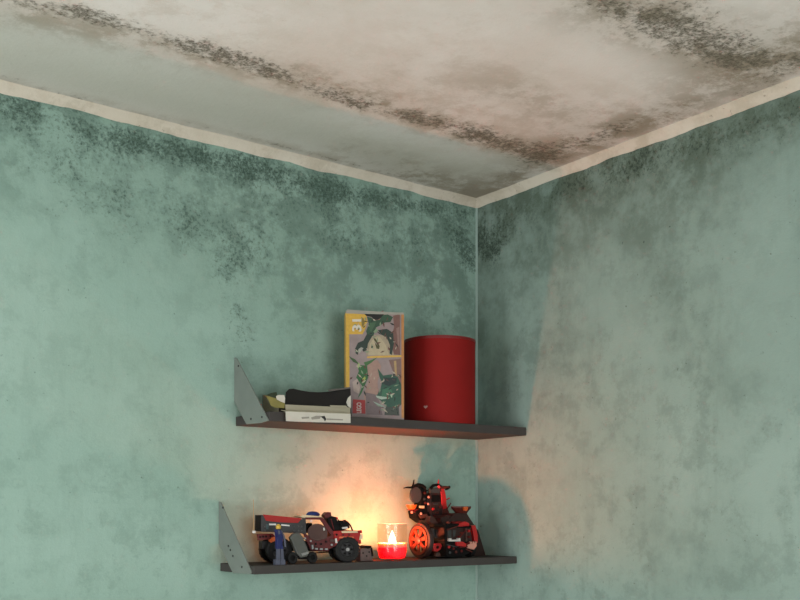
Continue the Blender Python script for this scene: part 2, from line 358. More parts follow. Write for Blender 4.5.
paint('dinosaur_print', (72, 70, 40), [(372, 365), (395, 375), (440, 455), (435, 490), (405, 485), (390, 430)], 6)
paint('dinosaur_print', G2, [(330, 200), (400, 190), (380, 240), (345, 300), (325, 270)], 6)
paint('dinosaur_print', (120, 140, 110), [(370, 300), (400, 260), (425, 280), (395, 315)], 6)
paint('frame_line', (196, 158, 72), [(300, 590), (300, 572), (400, 565), (690, 558), (690, 578), (400, 588)], 6)
paint('right_border', (172, 118, 66), [(401.3, 314.5), (403.9, 314.6), (404, 418.0), (401.5, 417.8)])
paint('scene_print', (150, 122, 110), [(215, 60), (300, 40), (330, 90), (300, 220), (320, 470), (220, 460), (190, 330), (230, 200)], 7)
paint('scene_print', (166, 150, 140), [(100, 215), (140, 190), (160, 260), (150, 310), (110, 290)], 7)
paint('scene_print', (116, 92, 84), [(390, 40), (485, 30), (490, 230), (440, 200), (420, 120)], 7)
paint('scene_print', (160, 134, 92), [(430, 50), (450, 45), (455, 170), (440, 150)], 7)
paint('scene_print', (110, 96, 96), [(205, 300), (300, 320), (340, 480), (210, 475)], 7)
PT = (46, 92, 52)
paint('pterosaur_print', PT, [(140, 80), (215, 85), (225, 180), (200, 240), (170, 310), (140, 350), (178, 250), (150, 210), (130, 180), (150, 130)], 7)
paint('pterosaur_print', (58, 84, 48), [(70, 10), (120, 35), (160, 80), (105, 55)], 7)
paint('pterosaur_print', (62, 100, 58), [(300, 18), (250, 62), (205, 92), (190, 60), (240, 45)], 7)
paint('pterosaur_print', (150, 170, 110), [(150, 60), (160, 80), (145, 110), (138, 90)], 7)
paint('pterosaur_print', (150, 160, 80), [(180, 190), (200, 170), (205, 190), (180, 225)], 7)
TQ = (40, 78, 62)
paint('dinosaur_print', TQ, [(300, 105), (345, 165), (410, 155), (460, 175), (490, 235), (490, 395), (450, 440), (385, 425), (345, 385), (290, 330), (325, 270), (335, 220), (315, 175)], 7)
paint('dinosaur_print', (28, 46, 44), [(350, 180), (455, 185), (450, 225), (390, 250), (330, 225)], 7)
paint('dinosaur_print', (56, 104, 78), [(340, 275), (400, 260), (420, 300), (380, 340), (330, 330)], 7)
paint('dinosaur_print', (60, 68, 60), [(365, 415), (470, 420), (475, 485), (355, 480)], 7)
paint('dinosaur_print', (160, 176, 160), [(285, 325), (375, 338), (372, 350), (330, 356), (295, 342)], 7)
paint('dinosaur_print', (140, 160, 146), [(262, 370), (310, 390), (370, 420), (355, 425), (290, 395)], 7)
paint('dinosaur_print', (150, 176, 150), [(395, 295), (420, 320), (415, 345), (400, 320)], 7)
random.seed(11)
for (x0_, y0_, x1_, y1_, n_) in ((355, 318, 398, 352, 34), (357, 362, 368, 392, 10), (378, 372, 401, 414, 30), (350, 372, 376, 412, 14)):
    for rgb_ in ((122, 140, 112), (24, 34, 30), (168, 158, 140), (92, 58, 50)):
        LAYER[0] += 1; mb = MB()
        for k in range(n_//3):
            x_, y_ = random.uniform(x0_, x1_), random.uniform(y0_, y1_); a_ = random.uniform(0, math.pi); l_ = random.uniform(1.2, 3.2); w_ = random.uniform(.4, .9); c_, s_ = math.cos(a_), math.sin(a_)
            mb.prism([art(x_+p_*l_*c_-q_*w_*s_, y_+p_*l_*s_+q_*w_*c_, 0) for p_, q_ in ((-1, 0), (0, -1), (1, 0), (0, 1))], BN*(.00025+.00003*LAYER[0]))
        mb.build('speckle_print', mat('ink_%d_%d_%d' % rgb_, rgb_, .45, .22, 140), front)['kind'] = 'stuff'
paint('red_emblem', (150, 42, 40), [(104, 355), (200, 362), (203, 470), (100, 466)], 7)
def lettering(txt, x0, y0, x1, y1, rgb, bold=.02):
    """white letters that read upward, filling the photo rectangle x0..x1, y0..y1 on the carton front"""
    cu = bpy.data.curves.new('letters', 'FONT'); cu.body = txt; cu.offset = bold; ob = bpy.data.objects.new('letters', cu); COL.objects.link(ob)
    dg = bpy.context.evaluated_depsgraph_get(); me = bpy.data.meshes.new_from_object(ob.evaluated_get(dg)); bpy.data.objects.remove(ob)
    xs = [v.co.x for v in me.vertices]; ys = [v.co.y for v in me.vertices]; a0, a1, b0, b1 = min(xs), max(xs), min(ys), max(ys)
    LAYER[0] += 1
    for v in me.vertices:
        a = (v.co.x-a0)/(a1-a0); b = (v.co.y-b0)/(b1-b0)
        v.co = art(x0+(x1-x0)*b, y1+(y0-y1)*a, .0003+.00003*LAYER[0]) - box.location
        # letter tops point left in the photo
    me.materials.append(mat('letter_%d' % rgb[0], rgb, .5)); o = bpy.data.objects.new('lettering', me); COL.objects.link(o); o.parent = front; return o
lettering('31', 361.5, 319.2, 352.2, 331.5, (202, 196, 180), .03)
lettering('LEGO', 361.4, 402.5, 356.6, 413.2, (190, 178, 170), .03)

# ------------------------------------------------------------------ red drum
cx = wY(439.6, 420, -.1).x; rr = 36/(F/ray(439.6, 420).length) * (wY(439.6, 420, -.1)-CAM).length/ray(439.6, 420).length*ray(439.6, 420).length
dep = (Vector((cx, -.1, 0))-CAM).dot(FW); rr = 35.6*dep/F
zt = 1.55+(HOR-341.3)*dep/F
drum = thing('red_drum', 'plain red cylindrical drum standing in the corner on upper shelf', 'drum', (cx, -.1, ZU))
M_RED = mat('matt_red', (132, 22, 20), .75, .06, 20, .2)
hgt = zt-ZU
MB().lathe((cx, -.1, ZU), (0, 0, 1), [(0, 0), (rr-.001, 0), (rr, .001), (rr, hgt-.006), (rr-.003, hgt-.006), (rr-.003, .003), (0, .003)], 64).build('body', M_RED, drum, smooth=True)
MB().lathe((cx, -.1, ZU), (0, 0, 1), [(rr+.0006, hgt-.007), (rr+.0012, hgt-.004), (rr+.0006, hgt), (rr-.004, hgt), (rr-.004, hgt-.007)], 64, True).build('rim', mat('dark_red_rim', (118, 22, 22), .5), drum, smooth=True)
ang = math.atan2(-.8, -.6)                       # heart print on the wall of the drum
hp = ray(415.8, 404.5); t = ((-.1-rr*.80)-CAM.y)/hp.y; q = CAM+hp*t; an = math.atan2(q.y+.1, q.x-cx)
mb = MB(); pts = []
for k in range(24):
    a = 2*math.pi*k/24; hx = 16*math.sin(a)**3; hy = 13*math.cos(a)-5*math.cos(2*a)-2*math.cos(3*a)-math.cos(4*a)
    th = an+hx*.00034/rr; pts.append((cx+(rr+.0004)*math.cos(th), -.1+(rr+.0004)*math.sin(th), q.z+hy*.00026))
mb.prism(pts, (math.cos(an)*.0003, math.sin(an)*.0003, 0)); mb.build('heart_print', mat('pale_print', (176, 140, 132), .6), drum)

# ------------------------------------------------------------------ opened carton
YF = -.170
oc = thing('opened_carton', 'opened white cardboard carton with black inside lying on upper shelf', 'box', (wY(318, 415, -.1).x, -.1, ZU))
M_WHITE = mat('white_card', (206, 202, 190), .7, .08, 60); M_BEIGE = mat('beige_card', (170, 164, 142), .75, .08, 60)
M_BLACK = mat('black_lining', (30, 29, 29), .6, .3, 30); M_OLIVE = mat('olive_card', (134, 126, 70), .7, .25, 60)
x0, x1 = wY(286, 410, -.155).x, wY(350, 410, -.155).x
MB().box((x0, -.155, ZU+.0004), (x1, -.03, ZU+.002)).build('bottom_panel', M_BEIGE, oc)
mb = MB(); yb = -.155; mb.prism([wY(285.5, 404.5, yb), wY(350.3, 407.5, yb), Vector((x1, yb, ZU+.0022)), Vector((x0, yb, ZU+.0022))], (0, .0015, 0)); mb.build('front_panel', M_BEIGE, oc)
mb = MB(); a = [wY(285.8, 411.5, -.176), wY(350.5, 414, -.176), wY(350.6, 423, -.176), wY(300, 421.8, -.176), wY(286.2, 421, -.176)]
mb.prism(a, (0, .0013, 0)); flap = mb.build('hanging_flap', M_WHITE, oc)
mb = MB(); zt_ = max(a[0].z, a[1].z); mb.prism([a[0]+Vector((0, 0, 0)), a[1], Vector((a[1].x, -.155, max(a[1].z, ZU+.004))), Vector((a[0].x, -.155, max(a[0].z, ZU+.004)))], (0, 0, .0013)); mb.build('flap_fold', M_BEIGE, oc)
for poly in ([(301.5, 417), (309, 416.6), (309.5, 418.4), (302, 419)], [(311, 417.5), (316, 415.8), (321, 415.8), (320, 418.8), (312, 419.6)], [(320.5, 416.4), (324.5, 415.8), (326.5, 419.2), (325, 421.2), (323.5, 418.8)], [(327, 418.4), (343, 419.2), (343, 420.4), (327, 419.8)]):
    dark = poly[0][0] == 320.5
    MB().pp(poly, -.1764, -.176).build('flap_print', mat('print_black' if dark else 'print_grey', (40, 40, 40) if dark else (150, 146, 136), .7), flap)
# black lid standing up behind, bowed in the middle
mb = MB(); top = [(285, 401), (287, 392), (291, 388.6), (296, 388.2), (303, 389.8), (312, 391.3), (322, 391.8), (332, 391.2), (342, 389.4), (350.5, 388)]
n = len(top); F_, B_ = [], []
for i, (x, y) in enumerate(top):
    bow = .012*math.sin(math.pi*i/(n-1)); p = wY(x, y, -.125); pb = wY(x, 409, -.145)
    F_.append([mb.bm.verts.new((p.x, -.125+bow, p.z)), mb.bm.verts.new((pb.x, -.15+bow*.3, ZU+.003))]); B_.append([mb.bm.verts.new((p.x, -.1235+bow, p.z)), mb.bm.verts.new((pb.x, -.1485+bow*.3, ZU+.003))])
for i in range(n-1):
    mb.face([F_[i][0], F_[i+1][0], F_[i+1][1], F_[i][1]]); mb.face([B_[i][0], B_[i+1][0], B_[i+1][1], B_[i][1]]); mb.face([F_[i][0], F_[i+1][0], B_[i+1][0], B_[i][0]]); mb.face([F_[i][1], F_[i+1][1], B_[i+1][1], B_[i][1]])
for i in (0, n-1): mb.face([F_[i][0], F_[i][1], B_[i][1], B_[i][0]])
mb.build('black_lid', M_BLACK, oc, smooth=True)
MB().box((x0, -.05, ZU+.002), (x1, -.0485, ZU+.05)).build('back_panel', M_BLACK, oc)
for xx in (x0, x1-.0015): MB().prism([(xx, -.12, ZU+.002), (xx, -.05, ZU+.002), (xx, -.05, ZU+.05), (xx, -.12, ZU+.035)], (.0015, 0, 0)).build('end_panel', M_BEIGE, oc)
MB().pp([(330, 405.2), (346, 405.6), (348, 407.8), (331, 406.9)], -.157, -.156).build('torn_strip', M_BEIGE, oc)
MB().pp([(328, 389.8), (350.5, 386.9), (350.5, 388.6), (329, 391.4)], -.1262, -.1255).build('lid_edge', mat('edge_grey', (98, 94, 90), .7), oc)
MB().pp([(350.8, 395.5), (348.2, 398), (346.8, 402), (348, 406), (350.8, 408)], -.16, -.158).build('tuck_tab', M_WHITE, oc)
el = MB(); el.prism([wY(265.6, 395.4, -.15), wY(269, 400.5, -.15), wY(271, 405.5, -.15), wY(275, 407.6, -.15), wY(284.5, 408.3, -.15), wY(285, 401.5, -.15), wY(276, 398.4, -.15)], (0, .0015, 0)); el.build('end_flap', M_OLIVE, oc)
el = MB(); el.prism([wY(266, 395.2, -.149), wY(271, 393, -.13), wY(276.5, 392, -.12), wY(278, 397.5, -.13), wY(276, 398.2, -.149)], (0, .0015, 0)); el.build('end_flap', mat('dark_olive', (60, 70, 52), .7), oc)
MB().pp([(276.2, 396), (279, 394.8), (284, 395), (285.2, 398), (284.8, 403), (281, 401.6), (277, 399.4)], -.153, -.1515).build('tuck_tab', M_WHITE, oc)

# ------------------------------------------------------------------ toy truck
TY0, TY1 = -.135, -.035                          # near and far side before the truck is turned and slimmed
TA = math.radians(17); TN = Vector((math.sin(TA), math.cos(TA), 0)); TS = .72   # parked askew, nose towards the room
TA0 = wY(348, 550, -.1575)
def tw(px, py, y): return on(px, py, TA0+TN*((y-TY0)*TS), TN)
tr = thing('toy_truck', 'red and grey brick-built toy pickup truck with blue roof light', 'toy truck', (tw(306, 560, -.085).x, tw(306, 560, -.085).y, ZL))
R_ = mat('toy_red', (152, 20, 14), .5, .08, 80, .25); DR = mat('toy_dark_red', (84, 18, 17), .5, .1, 80, .25); GR = mat('toy_dark_grey', (50, 50, 50), .5, .08, 80, .25)
BK = mat('toy_black', (15, 14, 14), .6, .1, 80, .12); LG = mat('toy_light_grey', (140, 142, 140), .4, .08, 80); WH = mat('toy_white', (206, 204, 198), .4); OR = mat('toy_orange', (198, 88, 34), .4, .1, 80)
BL = mat('toy_blue', (26, 48, 112), .3, .1, 80); TYRE = mat('tyre_rubber', (18, 18, 18), .75, .15, 120); BRN = mat('toy_brown', (78, 54, 48), .55, .1, 80, .25); CRM = mat('toy_cream', (212, 190, 150), .4)
def tp(name, m, poly, yf, yb, parent=tr, bevel=.0006): return MB().prism([tw(x, y, yf) for x, y in poly], TN*((yb-yf)*TS)).build(name, m, parent, bevel)
def fp(name, m, poly, yf, yb, parent, bevel=.0006): return MB().pp(poly, yf, yb).build(name, m, parent, bevel)
def wheel(px, r, side_y, wdt, parent, facing=-1):
    c = tw(px, 550, side_y); c.z = ZL+r+.0003; out = TN*facing; U = Vector((TN.y, -TN.x, 0)); Z = Vector((0, 0, 1))
    prof = [(r*.58, 0), (r*.90, 0), (r*.98, wdt*.10), (r*.985, wdt*.22), (r*.985, wdt*.78), (r*.98, wdt*.9), (r*.9, wdt), (r*.58, wdt)]
    mb = MB().lathe(c, -out, prof, 32, True)
    for k in range(20):
        a = 2*math.pi*k/20; d = U*math.cos(a)+Z*math.sin(a); tt = (Z*math.cos(a)-U*math.sin(a))*.0022
        p = c+d*(r*.95)-out*(wdt*.08); e = d*(r*.05); mb.prism([p-tt, p+tt, p+tt+e, p-tt+e], -out*(wdt*.84))
    t = mb.build('wheel', TYRE, parent)
    MB().lathe(c-out*(wdt*.18), -out, [(0, 0), (r*.18, 0), (r*.22, .002), (r*.5, .003), (r*.59, -.001), (r*.59, wdt*.6), (0, wdt*.6)], 24).build('rim', GR, t, smooth=True)
    mb = MB()
    for k in range(6):
        a = 2*math.pi*k/6; q = c+(U*math.cos(a)+Z*math.sin(a))*(r*.36)-out*(wdt*.12); mb.cyl(q, q-out*.006, r*.09, 8)
    mb.build('hub_pins', BK, t)
    MB().lathe(c-out*(wdt*.04), -out, [(0, 0), (r*.14, 0), (r*.14, wdt*.3), (0, wdt*.3)], 12).build('hub', LG, t)
    return t
wheel(280, .0300, TY0-.001, .024, tr); wheel(348, .0300, TY0-.001, .024, tr); wheel(271, .0300, TY1+.001, .024, tr, 1); wheel(339.5, .0300, TY1+.001, .024, tr, 1)
tp('chassis', GR, [(262, 541), (352, 541.5), (352, 547), (330, 549), (262, 549)], -.10, -.05)
tp('axle', BK, [(272, 548), (352, 550), (352, 552), (272, 550.5)], -.09, -.08)
for yf, yb in ((TY0, TY0+.007), (TY1-.022, TY1-.015)):
    b = tp('bed_side', GR, [(261, 514.9), (303, 519.3), (303.5, 533.5), (261, 531.7)], yf, yb)
    if yf == TY0:
        tp('red_stripe', R_, [(262.8, 514.4), (302, 518.2), (298, 523), (279, 522.3), (266, 520.8)], TY0-.0012, TY0, b)
        for poly in ([(269.2, 523.6), (276, 523.7), (276.3, 525.3), (269.3, 525.2)], [(281.2, 524.2), (289.6, 525), (289.5, 526.3), (281.4, 525.6)]): tp('sticker', WH, poly, TY0-.0012, TY0, b, 0)
        tp('sticker', mat('toy_dark_teal', (40, 64, 66), .4), [(266.2, 524), (268.6, 524.2), (268.6, 529.5), (266.2, 529)], TY0-.001, TY0, b, 0)
        for hx in (265, 294, 298.5, 301.5):
            for hy in (526.5, 530.5):
                p = tw(hx, hy, TY0); MB().cyl(p, p-Vector((0, .0012, 0)), .0022, 10).build('stud', mat('toy_mid_grey', (74, 75, 75), .5), b)
tp('tailgate', BK, [(260.4, 515), (262.2, 515.2), (262, 531.6), (260.2, 531.2)], TY0+.001, TY1-.016)
tp('bed_floor', GR, [(262.5, 529.5), (303, 531), (303, 533.4), (262.5, 531.8)], TY0+.007, TY1-.022)
tp('tail_lamp', WH, [(252.6, 530.6), (255.8, 530.8), (255.8, 533.4), (252.6, 533.2)], TY0-.001, TY0+.01)
p = tw(253.6, 531, TY0+.006); MB().tube([p, tw(253.6, 515, TY0+.006), tw(253.4, 499.5, TY0+.006)], [.0012, .001, .0008]).build('aerial', mat('toy_tan', (168, 146, 110), .5), tr)
tp('rear_beam', DR, [(257, 534), (273, 533.6), (275.5, 536.4), (272, 539.3), (258, 540.4)], TY0+.002, TY0+.012)
for hx, hy in ((260, 537), (263, 536.6), (266, 536.4), (270.3, 536.2)):
    p = tw(hx, hy, TY0+.002); MB().cyl(p, p-Vector((0, .0008, 0)), .0024, 12).build('beam_hole', BK, tr)
tp('rear_beam', DR, [(257, 534), (273, 533.6), (275.5, 536.4), (272, 539.3), (258, 540.4)], TY1-.03, TY1-.02)
tp('rear_fender', OR, [(269.5, 540.5), (272, 537.5), (278, 536), (283, 538.5), (283, 541.2), (276, 540.5), (271, 543)], TY0-.002, TY0+.02)
tp('cab_roof', CRM, [(298.5, 516.3), (304, 514.9), (321, 516.3), (323, 517.6), (304, 517.8)], TY0+.008, TY1-.008)
c = tw(313, 514.8, -.09); MB().ell(c+Vector((0, 0, .0005)), .0175, .012, .0078).build('roof_light', BL, tr, smooth=True)
tp('cab_pillar', GR, [(302.5, 518), (305.8, 518), (306.5, 535), (303, 534)], TY0+.004, TY0+.012); tp('cab_pillar', GR, [(302.5, 518), (305.8, 518), (306.5, 535), (303, 534)], TY1-.012, TY1-.004)
for ya in (TY0+.004, TY1-.012):
    tp('window_frame', DR, [(305.5, 517.4), (321.5, 517.2), (324.5, 519), (334, 532.5), (332, 535.5), (329.5, 533.5), (320.5, 519.6), (305.8, 519.5)], ya, ya+.008)
    tp('lower_door', DR, [(303.5, 533), (312, 537), (329, 536.5), (334.5, 533), (336, 546), (328, 549.5), (318, 548), (306, 541)], ya, ya+.008)
pts = [(308.5, 534.5)]+[(317.5+10.2*math.cos(math.radians(a)), 533.5-9.8*math.sin(math.radians(a))) for a in range(170, -1, -17)]+[(327, 538), (318, 541), (310, 539)]
tp('door_panel', BRN, pts, TY0+.001, TY0+.006)
tp('seat', BK, [(307, 533), (309, 524), (312, 523), (314, 533)], -.11, -.06)
tp('wing_mirror', WH, [(310.3, 520), (312.3, 519.6), (312.6, 521.6), (310.6, 522)], TY0-.002, TY0+.004); tp('wing_mirror', WH, [(323.2, 527.8), (324.6, 527.6), (325, 530.4), (323.6, 530.6)], TY0-.002, TY0+.004)
tp('hood', R_, [(333.5, 531), (357, 530.5), (360.5, 533), (359, 541), (352, 540.5), (345, 538.6), (338, 541.5), (336, 546), (332, 545)], TY0+.004, TY1-.004)
tp('hood_trim', CRM, [(341.5, 531.1), (357.5, 531), (358, 532.8), (342, 533)], TY0+.002, TY0+.01); tp('hood_trim', OR, [(339.5, 536.4), (354, 536.6), (354, 538.2), (339, 538.4)], TY0+.002, TY0+.006)
tp('side_lamp', WH, [(335, 538.8), (336.8, 538.2), (337.6, 543), (335.8, 543.3)], TY0-.001, TY0+.006); tp('side_lamp', BRN, [(330, 539), (335, 539.4), (335, 542), (330, 541.6)], TY0, TY0+.006)
tp('exhaust_stack', DR, [(324.5, 514.8), (327.5, 512), (331, 512.3), (331.5, 516), (328.5, 519), (325, 517.5)], -.115, -.075)
tp('engine', BK, [(327.5, 518.5), (331.5, 516), (336, 517), (338, 523), (339, 530.6), (331, 531), (328.6, 526)], -.122, -.07)
tp('engine', BK, [(336, 522), (340, 520.4), (345, 520.6), (349, 524), (350, 528), (343, 530.6), (337, 530.6)], -.115, -.06)
tp('engine_cap', R_, [(336, 517.4), (337.6, 517), (338.2, 519.4), (336.6, 519.8)], -.122, -.112); tp('engine_cap', DR, [(343.5, 520), (346, 519.8), (346.4, 522), (343.8, 522.4)], -.118, -.108)
MB().tube([tw(344, 520.5, -.118), tw(347.5, 522, -.118), tw(350.5, 525.6, -.118), tw(352.6, 530.6, -.118)], .0019).build('roll_bar', BK, tr)
tp('engine_plate', WH, [(342, 527.2), (347.6, 526.6), (347.8, 528.6), (342.3, 528.9)], -.1185, -.1155)
for yb in (TY0+.006, TY1-.018):
    tp('bumper', R_, [(357.5, 530.6), (362, 530.2), (362.4, 533), (358, 533.4)], yb, yb+.012); tp('bumper', R_, [(356.5, 540.2), (361, 540), (361.5, 543.6), (357.5, 544)], yb, yb+.012)
    tp('headlight', CRM, [(355.5, 535), (359, 534.4), (362.6, 534), (363, 539), (359.5, 540), (355.8, 538.6)], yb+.001, yb+.013)
for poly in ([(311.5, 545), (313.5, 544.6), (313.8, 549), (312, 549.3)], [(315, 547.8), (318, 548), (318, 549.8), (315, 549.6)], [(320, 548.2), (323, 548.3), (323, 550), (320, 550)], [(325, 548.3), (328, 548.4), (328, 550.1), (325, 550)]):
    tp('running_board', LG, poly, TY0+.001, TY0+.008)
tp('running_board', DR, [(307, 541.5), (310, 541), (329, 549), (329, 551.2), (311, 550.4)], TY0+.009, TY0+.018)

# ------------------------------------------------------------------ small blue figure in front of the truck
fg = thing('toy_figure', 'small blue toy figure with yellow head standing before the truck', 'toy figure', (wY(279.5, 562, -.153).x, -.1505, ZL))
BL2 = mat('figure_blue', (28, 36, 92), .45, .25, 150); YE = mat('figure_yellow', (206, 168, 62), .4); FS = mat('figure_grey_blue', (84, 88, 104), .45, .2, 150)
fx = fg.location.x; S = .0027; fy = -.1505
def fz(py): return 1.55+(HOR-py)*((wY(279, py, fy)-CAM).dot(FW))/F
def fxx(px): return wY(px, 545, fy).x
MB().lathe((fxx(278.4), fy, fz(529)), (0, 0, 1), [(0, 0), (.004, 0), (.0056, .0015), (.0056, .007), (.004, .0088), (.0026, .009), (.0026, .0105), (0, .0105)], 16).build('head', YE, fg, smooth=True)
fp('torso', BL2, [(276.3, 529.5), (280.8, 529.8), (283.2, 537), (282.4, 546), (277.4, 546), (277.2, 536)], fy-.005, fy+.005, fg)
fp('chest_print', FS, [(278, 530.4), (280, 530.6), (280.4, 534), (278.6, 534.4)], fy-.0056, fy-.005, fg, 0)
fp('hips', BL2, [(277.6, 545.2), (282.8, 545.2), (283.6, 549), (277.6, 549)], fy-.005, fy+.005, fg)
for poly in ([(278, 548.4), (280.3, 548.4), (280.6, 560.8), (277.6, 560.8)], [(280.9, 548.4), (283.4, 548.4), (284.4, 560.8), (281.2, 560.8)]): fp('leg', FS, poly, fy-.0045, fy+.0045, fg)
for poly in ([(276, 559.6), (280.6, 559.6), (280.6, 562.8), (275.8, 562.8)], [(281.1, 559.6), (285.2, 559.6), (285.6, 562.8), (281.1, 562.8)]):
    a = [wY(x, y, fy-.0075) for x, y in poly]
    for v in a: v.z = max(v.z, ZL+.0002)
    a[2].z = a[3].z = ZL+.0002
    MB().prism(a, (0, .012, 0)).build('foot', FS, fg, .0005)
MB().tube([wY(276.8, 530.6, fy), wY(275.6, 534.5, fy-.003), wY(277, 537.8, fy-.008)], .0022).build('arm', BL2, fg, smooth=True); MB().tube([wY(281, 530.8, fy), wY(283.6, 535.5, fy-.003), wY(285, 541.5, fy-.006), wY(285.4, 546.8, fy-.008)], .0022).build('arm', FS, fg, smooth=True)

# ------------------------------------------------------------------ grey toy propped against the truck
gt = thing('toy_motorbike', 'small grey toy motorbike tipped against the side of the truck', 'toy', (wY(303, 562, -.15).x, -.15, ZL))
DG = mat('toy_worn_grey', (84, 86, 82), .55, .2, 60)
fp('fairing', DG, [(290.5, 537.5), (294, 533.5), (299.5, 532.5), (302.5, 536), (309.5, 552.5), (307.5, 556.5), (301, 557.8), (297, 553)], -.153, -.142, gt, .002)
fp('fairing_band', LG, [(301.5, 553.5), (308.5, 551.5), (309, 553.6), (302.4, 555.8)], -.1538, -.153, gt, 0)
fp('handlebar', LG, [(304.4, 537.6), (306, 537.4), (306.2, 539.4), (304.6, 539.4)], -.155, -.14, gt, 0)
def small_wheel(px, r, y, tilt, parent):
    c = wY(px, 556, y); c.z = ZL+r*math.cos(tilt)+.0005; ax = Vector((0, -math.cos(tilt), math.sin(tilt)))
    t = MB().lathe(c-ax*.004, ax, [(r*.5, 0), (r*.9, 0), (r, .002), (r, .006), (r*.9, .008), (r*.5, .008)], 24, True).build('wheel', TYRE, parent, smooth=True)
    MB().lathe(c-ax*.003, ax, [(0, 0), (r*.52, 0), (r*.52, .006), (r*.2, .0065), (0, .0065)], 16).build('rim', BK, t)
small_wheel(292, .0135, -.146, .1, gt); small_wheel(312, .0135, -.146, .1, gt)
fp('seat', BK, [(296, 555.5), (309, 556), (315, 557.5), (314, 560), (300, 559.5)], -.15, -.142, gt)

# ------------------------------------------------------------------ little grey toy bit beside the candle
sb = thing('toy_gripper', 'tiny grey and black toy piece between the truck and candle', 'toy', (wY(368.5, 560, -.12).x, -.12, ZL))
SG = mat('toy_speckled', (112, 96, 92), .5, .3, 200)
a = [wY(x, y, -.13) for x, y in ((360.5, 549), (366, 547.8), (371, 548.6), (373.2, 560), (360.6, 560.5))]; a[3].z = a[4].z = ZL+.0003
MB().prism(a, (0, .022, 0)).build('body', SG, sb, .0008)
fp('cap', BK, [(364, 547.8), (366.5, 545.6), (371.4, 545.6), (371.8, 548), (368, 548.6)], -.132, -.106, sb)
fp('arm', BK, [(371, 547.6), (372.4, 547.6), (373.6, 556), (372.2, 556.4)], -.133, -.13, sb)
for hx, hy in ((363, 553), (366.5, 556), (369, 552)): 
    p = wY(hx, hy, -.13); MB().cyl(p, p-Vector((0, .0012, 0)), .002, 10).build('knob', BK, sb)

# ------------------------------------------------------------------ candle
CY = -.1215; cc_ = wY(392.2, 555, CY); CX = cc_.x; kd = (Vector((CX, CY, 0))-CAM).dot(FW)/F   # metres per pixel here
can = thing('candle', 'lit red candle burning in a clear glass on lower shelf', 'candle', (CX, CY, ZL))
M_WAX = mat('red_wax', (228, 34, 66), .35, .05, 30, .5, Subsurface_Weight=1.0, Subsurface_Scale=.035)
MATS['red_wax'].node_tree.nodes['Principled BSDF'].inputs['Subsurface Radius'].default_value = (2.2, .5, .6)
r1, r0 = 15.2*kd, 13.2*kd; zh = 36*kd; wz = 14.5*kd; rim_z = 17.0*kd
gw = .0017
MB().lathe((CX, CY, ZL+.0003), (0, 0, 1), [(0, 0), (r0*.97, 0), (r0, .001), (r0+.3*(r1-r0), .008), (r1, .025), (r1, zh-.001), (r1-gw*.5, zh), (r1-gw, zh-.001), (r1-gw, .025), (r0-gw+.3*(r1-r0), .008), (r0-gw, .004), (0, .004)], 48).build('glass', glass_mat('candle_glass', (.97, .95, .94)), can, smooth=True)
MB().lathe((CX, CY, ZL), (0, 0, 1), [(0, .0045), (r0-gw-.0005, .0045), (r0-gw-.0003+.3*(r1-r0), .008), (r1-gw-.0004, .025), (r1-gw-.0004, rim_z), (r1-gw-.002, rim_z-.0006), (r1-gw-.006, wz+.001), (r1*.5, wz-.001), (0, wz-.0015)], 48).build('wax', M_WAX, can, smooth=True)
rw = r1-gw-.0003
MB().lathe((CX, CY, ZL), (0, 0, 1), [(rw, rim_z-.010), (rw+.0002, rim_z-.004), (rw, rim_z+.0004), (rw-.0025, rim_z+.0002), (rw-.004, rim_z-.004), (rw-.003, rim_z-.010)], 48, True).build('glow_tinted_rim', mat('glow_tinted_wax', (252, 176, 150), .25, .05, 30, .5, Subsurface_Weight=1.0, Subsurface_Scale=.03), can, smooth=True)  # glow at the top of the wax painted as a paler ring
MB().lathe((CX, CY, ZL), (0, 0, 1), [(r1-gw*.5+.0006*math.cos(a), zh+.0005+.0006*math.sin(a)) for a in [k*math.pi/3 for k in range(6)]], 48, True).build('glass_lip_glint', mat('glass_lip_glint', (214, 190, 170), .2, .02, 30, .5), can, smooth=True)  # bright line along the glass edge painted as an opaque pale ring
MB().tube([(CX, CY, ZL+wz-.003), (CX+.0006, CY, ZL+wz+.004), (CX, CY-.0006, ZL+wz+.010)], .0009).build('wick', BK, can)
mf = bpy.data.materials.new('flame'); mf.use_nodes = True; g = G(mf); g.N.remove(g.N['Principled BSDF']); em = g.N.new('ShaderNodeEmission')
em.inputs[0].default_value = (1, .60, .30, 1); em.inputs[1].default_value = 10; tr_ = g.N.new('ShaderNodeBsdfTransparent'); ad = g.N.new('ShaderNodeAddShader'); g.L.new(em.outputs[0], ad.inputs[0]); g.L.new(tr_.outputs[0], ad.inputs[1]); g.L.new(ad.outputs[0], g.N['Material Output'].inputs[0])
fz0 = ZL+wz+.001
MB().lathe((CX, CY, fz0), (0, 0, 1), [(0, 0), (.0045, .002), (.0082, .007), (.0088, .011), (.0070, .018), (.0042, .025), (.0015, .032), (0, .036)], 16).build('flame', mf, can, smooth=True)
pl = bpy.data.lights.new('candle_flame_light', 'POINT'); pl.energy = CANDLE_W; pl.color = (1, .265, .11); pl.shadow_soft_size = .006
po = bpy.data.objects.new('candle_flame_light', pl); COL.objects.link(po); po.location = (CX, CY, ZL+rim_z+.0045)

